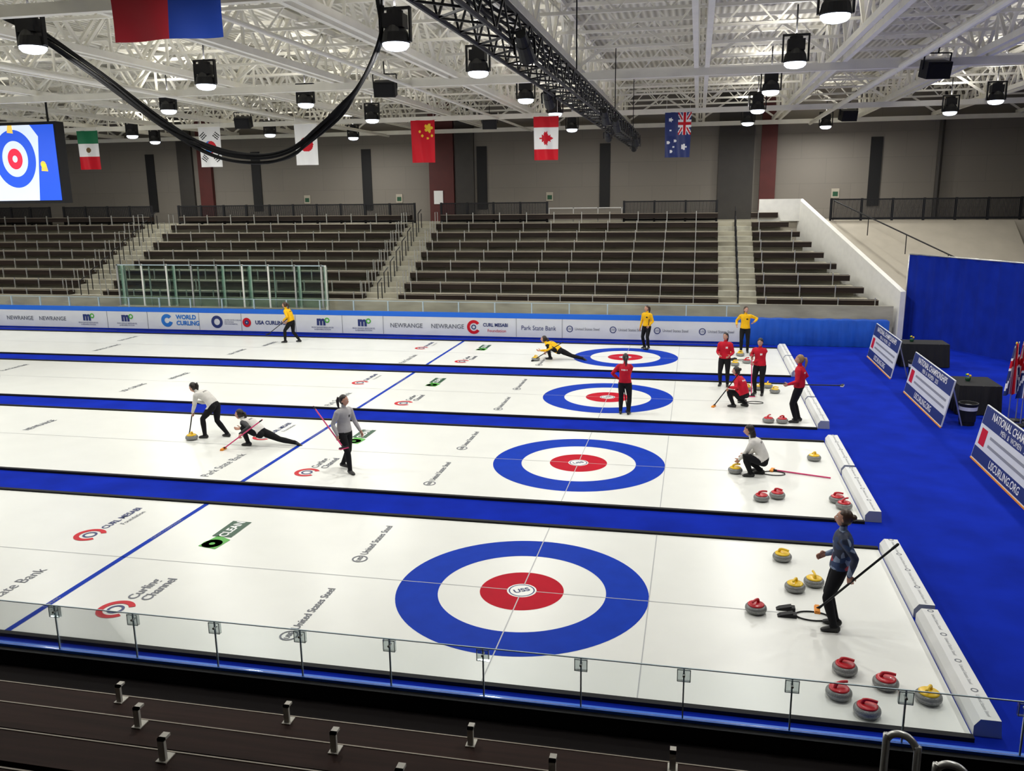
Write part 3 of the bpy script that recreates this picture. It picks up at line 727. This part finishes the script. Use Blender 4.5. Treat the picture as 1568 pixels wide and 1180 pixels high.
# ------------------------------------------------------------------ people
def evalmesh(o,mods):
    for typ,kw in mods:
        md=o.modifiers.new(typ,typ)
        for a,v in kw.items(): setattr(md,a,v)
    bpy.context.view_layer.update(); dg=bpy.context.evaluated_depsgraph_get()
    return bpy.data.meshes.new_from_object(o.evaluated_get(dg))
def ik(a,t,l1,l2,pole):
    a=Vector(a);t=Vector(t);d=t-a;L=d.length
    if L>(l1+l2)*.995: t=a+d.normalized()*(l1+l2)*.995; d=t-a; L=d.length
    x=(l1*l1-l2*l2+L*L)/(2*L); h=math.sqrt(max(0,l1*l1-x*x)); dn=d.normalized(); p=Vector(pole); p=(p-dn*p.dot(dn))
    p=p.normalized() if p.length>1e-4 else dn.orthogonal().normalized()
    return a+dn*x+p*h, t
def basis(x,y):
    x=Vector(x).normalized(); y=Vector(y); y=(y-x*y.dot(x)); y=y.normalized() if y.length>1e-4 else x.orthogonal().normalized(); z=x.cross(y)
    return Matrix((x,y,z)).transposed()
def hand(parent,nm,wrist,xdir,ydir,zdir,curl,glove=None):
    x=Vector(xdir).normalized(); y=Vector(ydir); y=(y-x*y.dot(x)).normalized(); z=Vector(zdir); zz=x.cross(y); 
    if zz.dot(z)<0: zz=-zz
    W=Vector(wrist); P=lambda a,b_,c: W+x*a+y*b_+zz*c
    b=MB(); b.loft([(P(-.03,0,0),y*.024,zz*.019),(P(.0,0,0),y*.026,zz*.019),(P(.035,0,0),y*.037,zz*.017),(P(.075,0,0),y*.041,zz*.015),(P(.088,0,0),y*.038,zz*.012)],'skin',12)
    for (off,l) in((.030,.072),(.010,.080),(-.011,.074),(-.031,.058)):
        p=Vector((.080,off,0)); an=curl*.5; pts=[P(*p)]
        for sg in(.45,.32,.25):
            p=p+Vector((math.cos(an),0,math.sin(an)))*l*sg; pts.append(P(*p)); an+=curl
        b.tube(pts,[.0098,.0092,.0084,.0072],'skin',8,round_=True)
    p=[(.020,.030,.004),(.045,.055,.012),(.066,.062,.026+.01*curl),(.082,.056,.036+.015*curl)]
    b.tube([P(*q) for q in p],[.014,.012,.0105,.009],'skin',8,round_=True)
    o=b.obj(nm,None); me=evalmesh(o,[('REMESH',dict(mode='VOXEL',voxel_size=.0045,use_smooth_shade=True)),('SMOOTH',dict(factor=.5,iterations=2))])
    o.modifiers.clear(); o.data=me; me.materials.clear(); me.materials.append(M['skin']); o.parent=parent
def head(parent,c,face,up,hair,style):
    f=Vector(face).normalized(); u=Vector(up); left=u.cross(f).normalized(); u=f.cross(left).normalized(); Rm=Matrix((f,left,u)).transposed(); c=Vector(c)
    T=lambda p: c+Rm@Vector(p)
    b=MB(); nu,nv=36,26; vs=[];fs=[]
    for i in range(nv+1):
        ph=-math.pi/2+math.pi*i/nv
        for j in range(nu):
            t=2*math.pi*j/nu; x=.090*math.cos(ph)*math.cos(t); y=.071*math.cos(ph)*math.sin(t); z=.112*math.sin(ph)
            if z<-.02:
                k=min(1,(-.02-z)/.09); y*=1-.28*k; x=x*(1-.22*k)+.014*k
            if x>0:
                x+=.024*math.exp(-(y/.012)**2-((z+.022)/.020)**2)+.010*math.exp(-(y/.010)**2-((z-.004)/.02)**2)
                for s in(-1,1): x-=.007*math.exp(-((y-s*.030)/.016)**2-((z-.010)/.012)**2)
                x+=.006*math.exp(-(y/.022)**2-((z+.058)/.010)**2)
            vs.append(T((x,y,z)))
    for i in range(nv):
        for j in range(nu): a=i*nu+j;b_=i*nu+(j+1)%nu; fs.append((a,b_,b_+nu,a+nu))
    b.add(vs,fs,'skin')
    for s in(-1,1):
        b.ell(T((.076,s*.030,.010)),(.010,.012,.008),'eye',Rm,10,6); b.ell(T((.0845,s*.030,.010)),(.004,.0055,.0055),'iris',Rm,8,5)
        b.ell(T((.086,s*.031,.030)),(.004,.016,.003),hair,Rm,8,4); b.ell(T((-.004,s*.073,-.006)),(.016,.007,.028),'skin',Rm,10,6)
    b.ell(T((.088,0,-.056)),(.006,.020,.005),'lip',Rm,10,5)
    b.obj('head',parent,True)
    h=MB(); vs=[];fs=[];nu,nv=32,22
    for i in range(nv+1):
        ph=-math.pi/2+math.pi*i/nv
        for j in range(nu):
            t=2*math.pi*j/nu; x=-.020+.096*math.cos(ph)*math.cos(t); y=.081*math.cos(ph)*math.sin(t); z=.018+.112*math.sin(ph)
            if x>.015 and z<.055: y*=.80; x=min(x,.045)
            z=max(z,-.075); n=.003*math.sin(t*11+ph*3); vs.append(T((x+n,y*(1+.02*math.sin(t*9)),z)))
    for i in range(nv):
        for j in range(nu): a=i*nu+j;b_=i*nu+(j+1)%nu; fs.append((a,b_,b_+nu,a+nu))
    h.add(vs,fs,hair)
    if style=='pony':
        p=T((-.10,0,.04)); h.tube([p,p-f*.045+u*.005,p-f*.065-Vector((0,0,.07)),p-f*.055-Vector((0,0,.16)),p-f*.04-Vector((0,0,.24))],[.018,.030,.034,.026,.008],hair,10,round_=True)
    elif style=='bun': h.ell(T((-.115,0,.045)),(.042,.045,.042),hair,Rm,14,10)
    elif style=='long':
        p=T((-.06,0,-.02)); h.tube([p,p-f*.02-Vector((0,0,.08)),p-f*.02-Vector((0,0,.18)),p-f*.01-Vector((0,0,.26))],[.062,.066,.06,.03],hair,14,round_=True)
    h.obj('hair',parent,True)
def broom(W,a,c,pad,shaft):
    a=W@Vector(a);c=W@Vector(c); d=(c-a).normalized()
    b=MB(); b.tube([a-a,c-a],.0145,shaft,seg=10,round_=True); b.tube([(c-a)*.93,(c-a)],.017,'black',seg=10)
    s=Vector((d.y,-d.x,0)); s=s.normalized() if s.length>.05 else Vector((0,1,0))
    Rm=basis(s,Vector((0,0,1)).cross(s)); b.cbox((0,0,-.005),(.20,.07,.022),pad,Rm); b.cbox((0,0,.012),(.19,.055,.022),'blackm' if pad!='orange' else 'orange',Rm); b.tube([(0,0,.01),d*.07],[.022,.017],'blackm',seg=8)
    b.obj('curling_broom',loc=a)
def person(nm,x,y,yaw,s,P,jk,sleeve=None,hair='hair',style='pony',z0=ZI):
    root=empty(nm,(x,y,z0),math.radians(yaw),s)
    bpy.context.view_layer.update(); W=root.matrix_world.copy()
    V=Vector; pel=V(P['pel']); sd=V(P['spine']).normalized(); twist=P.get('twist',0)
    lat=V((0,1,0)); lat=(lat-sd*lat.dot(sd)).normalized(); latS=Matrix.Rotation(twist,3,sd)@lat; fr=lat.cross(sd)
    SL=.49; bend=P.get('bend',.02)
    def sp(t): return pel+sd*SL*t-fr*bend*math.sin(math.pi*max(0,min(1,t)))
    neck=sp(1.0); 
    b=MB(); rings=[]
    for t,a,d in((-.17,.07,.07),(-.10,.135,.105),(.0,.168,.130),(.12,.168,.132),(.28,.155,.122),(.42,.150,.118),(.60,.160,.126),(.76,.172,.128),(.88,.175,.108),(.96,.135,.084),(1.02,.075,.06)):
        k=max(0,t); L=(lat*(1-k)+latS*k).normalized(); f2=L.cross(sd); rings.append((sp(t) if t>0 else pel+sd*SL*t,L*a,f2*d))
    b.loft(rings,'skin',20)
    hf=V(P.get('face',(1,0,0))).normalized()
    hu=V(P.get('up',(0,0,1)))
    hc=neck+(sd*.55+hu.normalized()*.45).normalized()*.165+hf*.015
    b.tube([neck-sd*.05,hc-hu.normalized()*.05-hf*.02],[.052,.047],'skin',12)
    segs=[('torso',pel+sd*SL*.02,neck-sd*.04,.16),('hip',pel-sd*.16,pel+sd*SL*.02,.16),('neck',neck+sd*.005,hc,.05)]
    hands=[]
    for side,key in((1,'L'),(-1,'R')):
        sh=sp(.90)+latS*side*.158; tgt=V(P['hand'+key]); stk=P.get('grip'+key)
        wt=tgt+(sh-tgt).normalized()*.085 if stk else tgt
        el,wr=ik(sh,wt,.285,.245,P.get('ep'+key,(-1,side*.5,-.3)))
        b.tube([sh-latS*side*.03,sh+(el-sh)*.08,sh+(el-sh)*.55,el,el+(wr-el)*.35,wr],[.062,.066,.056,.049,.048,.034],'skin',12,round_=True)
        segs+=[('sleeve',sh,el,.06),('sleeve',el,wr,.045)]
        hands.append((key,side,wr,(wr-el).normalized(),tgt,stk))
    for side,key in((1,'L'),(-1,'R')):
        hp=pel+lat*side*.088-sd*.03; an=V(P['foot'+key]); kn,an2=ik(hp,an,.405,.40,P.get('kp'+key,(1,side*.12,0)))
        b.tube([hp,hp+(kn-hp)*.3,hp+(kn-hp)*.7,kn,kn+(an2-kn)*.3,kn+(an2-kn)*.7,an2],[.096,.095,.077,.064,.066,.054,.046],'skin',14,round_=True)
        fd=V(P.get('fd'+key,(1,side*.15,0))).normalized(); fz=an2.z
        up=V((0,0,1)); L2=up.cross(fd).normalized()
        if abs(fd.z)<.3:
            bz=fz-.08; A=V((an2.x,an2.y,bz))
            b.loft([(A-fd*.085+up*.045,L2*.012,up*.02),(A-fd*.07+up*.045,L2*.034,up*.043),(A+up*.052,L2*.042,up*.052),(A+fd*.07+up*.038,L2*.044,up*.038),(A+fd*.13+up*.029,L2*.042,up*.029),(A+fd*.165+up*.022,L2*.024,up*.018)],'skin',14)
            segs+=[('shoe',an2-fd*.05-up*.05,an2+fd*.15-up*.055,.05)]
        else:
            b.tube([an2-fd*.05,an2+fd*.05,an2+fd*.16],[.04,.042,.028],'skin',12,round_=True); segs+=[('shoe',an2,an2+fd*.16,.045)]
        segs+=[('leg',hp,kn,.09),('leg',kn,an2+(kn-an2)*.05,.055)]
    o=b.obj('body',None); me=evalmesh(o,[('REMESH',dict(mode='VOXEL',voxel_size=.012,use_smooth_shade=True)),('SMOOTH',dict(factor=.6,iterations=4))])
    o.modifiers.clear(); o.data=me; me.materials.clear()
    sl=sleeve or jk; trim={'jred':'whitep','jyel':'black','jgrey':'jblack','jwhite':'jblack'}.get(jk,jk); keys=['skin',jk,sl,'pants','shoe',trim]
    for k in keys: me.materials.append(M[k])
    mp={'torso':1,'hip':3,'neck':0,'sleeve':2,'leg':3,'shoe':4}
    n=len(me.polygons); cc=np.empty(n*3); me.polygons.foreach_get('center',cc); cc=cc.reshape(-1,3); best=np.full(n,1e9); idx=np.zeros(n,int)
    for (k,a,c,r) in segs:
        a=np.array(a);c=np.array(c);d=c-a; t=np.clip(((cc-a)@d)/max(1e-9,d@d),0,1); ds=np.linalg.norm(cc-(a+t[:,None]*d),axis=1)-r
        u=ds<best; best[u]=ds[u]; idx[u]=mp[k]
    rel=cc-np.array(pel); hgt=rel@np.array(sd); lt=rel@np.array(lat); ft=rel@np.array(fr)
    trunk=(idx==3)&(hgt>.0)&(np.linalg.norm(np.cross(rel,np.array(sd)),axis=1)<.2); idx[trunk]=1
    # printed name bar on the back and small crest on the chest
    back=(idx==1)&(ft>.05 if False else ft<-.05)&(hgt>.33)&(hgt<.37)&(np.abs(lt)<.085)&((np.floor(lt/.017)%2)==0); idx[back]=5
    crest=(idx==1)&(ft>.05)&(hgt>.31)&(hgt<.36)&(lt>.03)&(lt<.09); idx[crest]=5
    me.polygons.foreach_set('material_index',idx.astype(np.int32)); me.update(); o.parent=root
    for key,side,wr,fd,tgt,stk in hands:
        if stk:
            xd=(tgt-wr).normalized(); sv=V(stk).normalized()
            zd=xd.cross(sv); zd=zd if zd.dot(lat)*(-side)>=0 else -zd
            hand(root,'hand_'+key,wr,xd,sv,zd,1.25)
        else:
            hand(root,'hand_'+key,wr,fd,P.get('th'+key,(1,0,.2)),V((0,-side,0)),P.get('curl',.4))
    head(root,hc,hf,hu,hair,style)
    if 'broom' in P:
        a,c,pad,shf=P['broom']; broom(W,a,c,pad,shf)
    return root
def on(a,c,t): a=Vector(a);c=Vector(c); return tuple(a+(c-a)*t)
def dirv(a,c): return tuple(Vector(c)-Vector(a))
def stand(**k):
    d=dict(pel=(0,0,.88),spine=(.03,0,1),handL=(.03,.27,.80),handR=(.03,-.27,.80),footL=(.02,.11,.08),footR=(-.02,-.11,.08)); d.update(k); return d
def withbroom(d,a,c,pad,sh,tL=None,tR=None):
    d['broom']=(a,c,pad,sh)
    if tL is not None: d['handL']=on(a,c,tL); d['gripL']=dirv(a,c)
    if tR is not None: d['handR']=on(a,c,tR); d['gripR']=dirv(a,c)
    return d
person('curler_in_navy_jacket',4.27,-.33,172,1.0,withbroom(stand(face=(1,-.1,.16),up=(-.15,0,1),spine=(-.01,0,1),handR=(.17,-.12,.98),thR=(.3,0,1),footL=(.02,.10,.08),footR=(.0,-.10,.08)),(.24,.26,.36),(-.64,.22,1.36),'orange','blackm',tL=.42),'jnavy',hair='hairb',style='bun')
person('curler_in_grey_shirt',-4.72,4.8,-28,1.0,withbroom(dict(pel=(0,0,.87),spine=(.05,0,1),handL=(.18,.27,.85),handR=(.0,-.30,.80),footL=(-.22,.09,.10),footR=(.22,-.08,.08),kpL=(1,0,.1),face=(1,.3,0)),(.30,-.28,.62),(-.70,-.22,1.33),'pink','pink',tR=.20),'jgrey')
person('curler_in_white_jersey',-8.95,6.68,176,1.0,withbroom(dict(pel=(-.10,0,.80),spine=(.80,0,.60),bend=.06,handL=(0,0,0),handR=(0,0,0),footL=(.12,.12,.08),footR=(-.34,-.12,.08),face=(.8,0,-.45),up=(.5,0,.8)),(.62,.05,.02),(.36,.0,1.15),'orange','blackm',tL=.42,tR=.70),'jwhite')
person('curler_in_white_jersey',-7.55,6.25,178,1.02,withbroom(dict(pel=(-.12,0,.30),spine=(.80,0,.52),bend=.05,handL=(0,0,0),handR=(.52,-.22,.30),footL=(.16,.10,.08),footR=(-.92,-.14,.06),kpL=(.6,.5,1),kpR=(0,0,-1),fdR=(-.8,-.1,-.5),face=(1,0,.0),up=(.1,0,1)),(.55,.5,.02),(-.42,.40,.72),'orange','pink',tL=.42),'jwhite',sleeve='jblack')
person('curler_in_white_jersey',3.66,5.95,172,1.0,dict(pel=(-.12,0,.35),spine=(.50,0,.87),bend=.04,handL=(.36,-.02,.28),handR=(.24,-.20,.36),footL=(.10,.13,.08),footR=(-.08,-.13,.08),kpL=(1,.35,.6),kpR=(1,-.3,.4),face=(1,.0,-.15)),'jwhite',style='long')
def loosebroom(x,y,rz,k='pink'):
    b=MB(); b.tube([(0,0,.02),(1.12,0,.02)],.0145,k,seg=10,round_=True); b.cbox((-.02,0,.018),(.07,.2,.03),'orange'); b.tube([(0,0,.02),(.08,0,.02)],[.024,.017],'blackm',seg=8); o=b.obj('curling_broom',loc=(x,y,ZI)); o.rotation_euler=(0,0,rz)
loosebroom(4.02,6.32,-.30)
person('curler_in_red_jacket',.63,10.49,88,.97,withbroom(stand(face=(1,.25,0),handL=(.12,.2,.95),epL=(-.5,1,0)),(.25,-.05,.02),(.2,.12,1.18),'black','blackm',tR=.72),'jred')
person('curler_in_red_jacket',3.6,11.75,150,1.0,withbroom(dict(pel=(-.10,0,.36),spine=(.42,0,.9),bend=.05,handL=(.3,.2,.42),handR=(.3,-.25,.3),footL=(.12,.14,.08),footR=(-.10,-.14,.08),kpL=(1,.35,.6),kpR=(1,-.3,.3),face=(1,.2,-.1)),(.55,.42,.02),(-.1,.3,1.0),'orange','black',tL=.5),'jred',style='bun')
person('curler_in_red_jacket',4.92,10.40,165,1.03,withbroom(stand(face=(1,.1,0),handL=(.22,.18,.95)),(-.95,-.2,.95),(.25,-.24,.86),'white','blackm',tR=.86),'jred',hair='hairl',style='pony')
person('curler_in_red_jacket',3.25,14.3,-100,.97,stand(face=(1,-.3,0),handL=(.2,.16,.98),handR=(.2,-.14,1.0)),'jred')
person('curler_in_red_jacket',4.18,13.3,-110,.99,withbroom(stand(spine=(.12,0,1),face=(1,0,-.2)),(.35,-.1,.02),(.15,-.2,1.15),'pink','pink',tL=.78,tR=.92),'jred',style='pony')
person('curler_in_yellow_jacket',4.12,20.05,-95,1.0,stand(face=(1,.4,0),handL=(.12,.30,1.12),handR=(.08,-.3,1.0),epL=(-.3,1,-.5)),'jyel',hair='hairb')
person('curler_in_yellow_jacket',.63,20.35,-120,.97,withbroom(stand(face=(1,-.2,0)),(.28,.15,.02),(.12,.18,1.15),'black','blackm',tL=.72),'jyel',hair='hairb')
person('curler_in_yellow_jacket',-2.35,17.75,168,1.05,withbroom(dict(pel=(-.12,0,.30),spine=(.86,0,.42),bend=.05,handL=(.5,.25,.3),handR=(.58,-.12,.24),footL=(.16,.10,.08),footR=(-.92,-.14,.06),kpL=(.6,.5,1),kpR=(0,0,-1),fdR=(-.8,-.1,-.5),face=(1,0,.15)),(.6,.55,.02),(-.4,.38,.66),'black','blackm',tL=.4),'jyel')
person('curler_in_yellow_jacket',-13.3,19.75,178,1.03,withbroom(dict(pel=(-.05,0,.83),spine=(.38,0,.95),bend=.05,handL=(0,0,0),handR=(.2,-.2,.8),footL=(.20,.10,.08),footR=(-.30,-.10,.09),face=(1,0,-.1)),(.95,.05,.30),(-.05,.28,.95),'black','blackm',tL=.78),'jyel',hair='hairb')

w=bpy.data.worlds.new('world'); sc.world=w; w.use_nodes=True; w.node_tree.nodes['Background'].inputs[0].default_value=(.02,.02,.02,1)
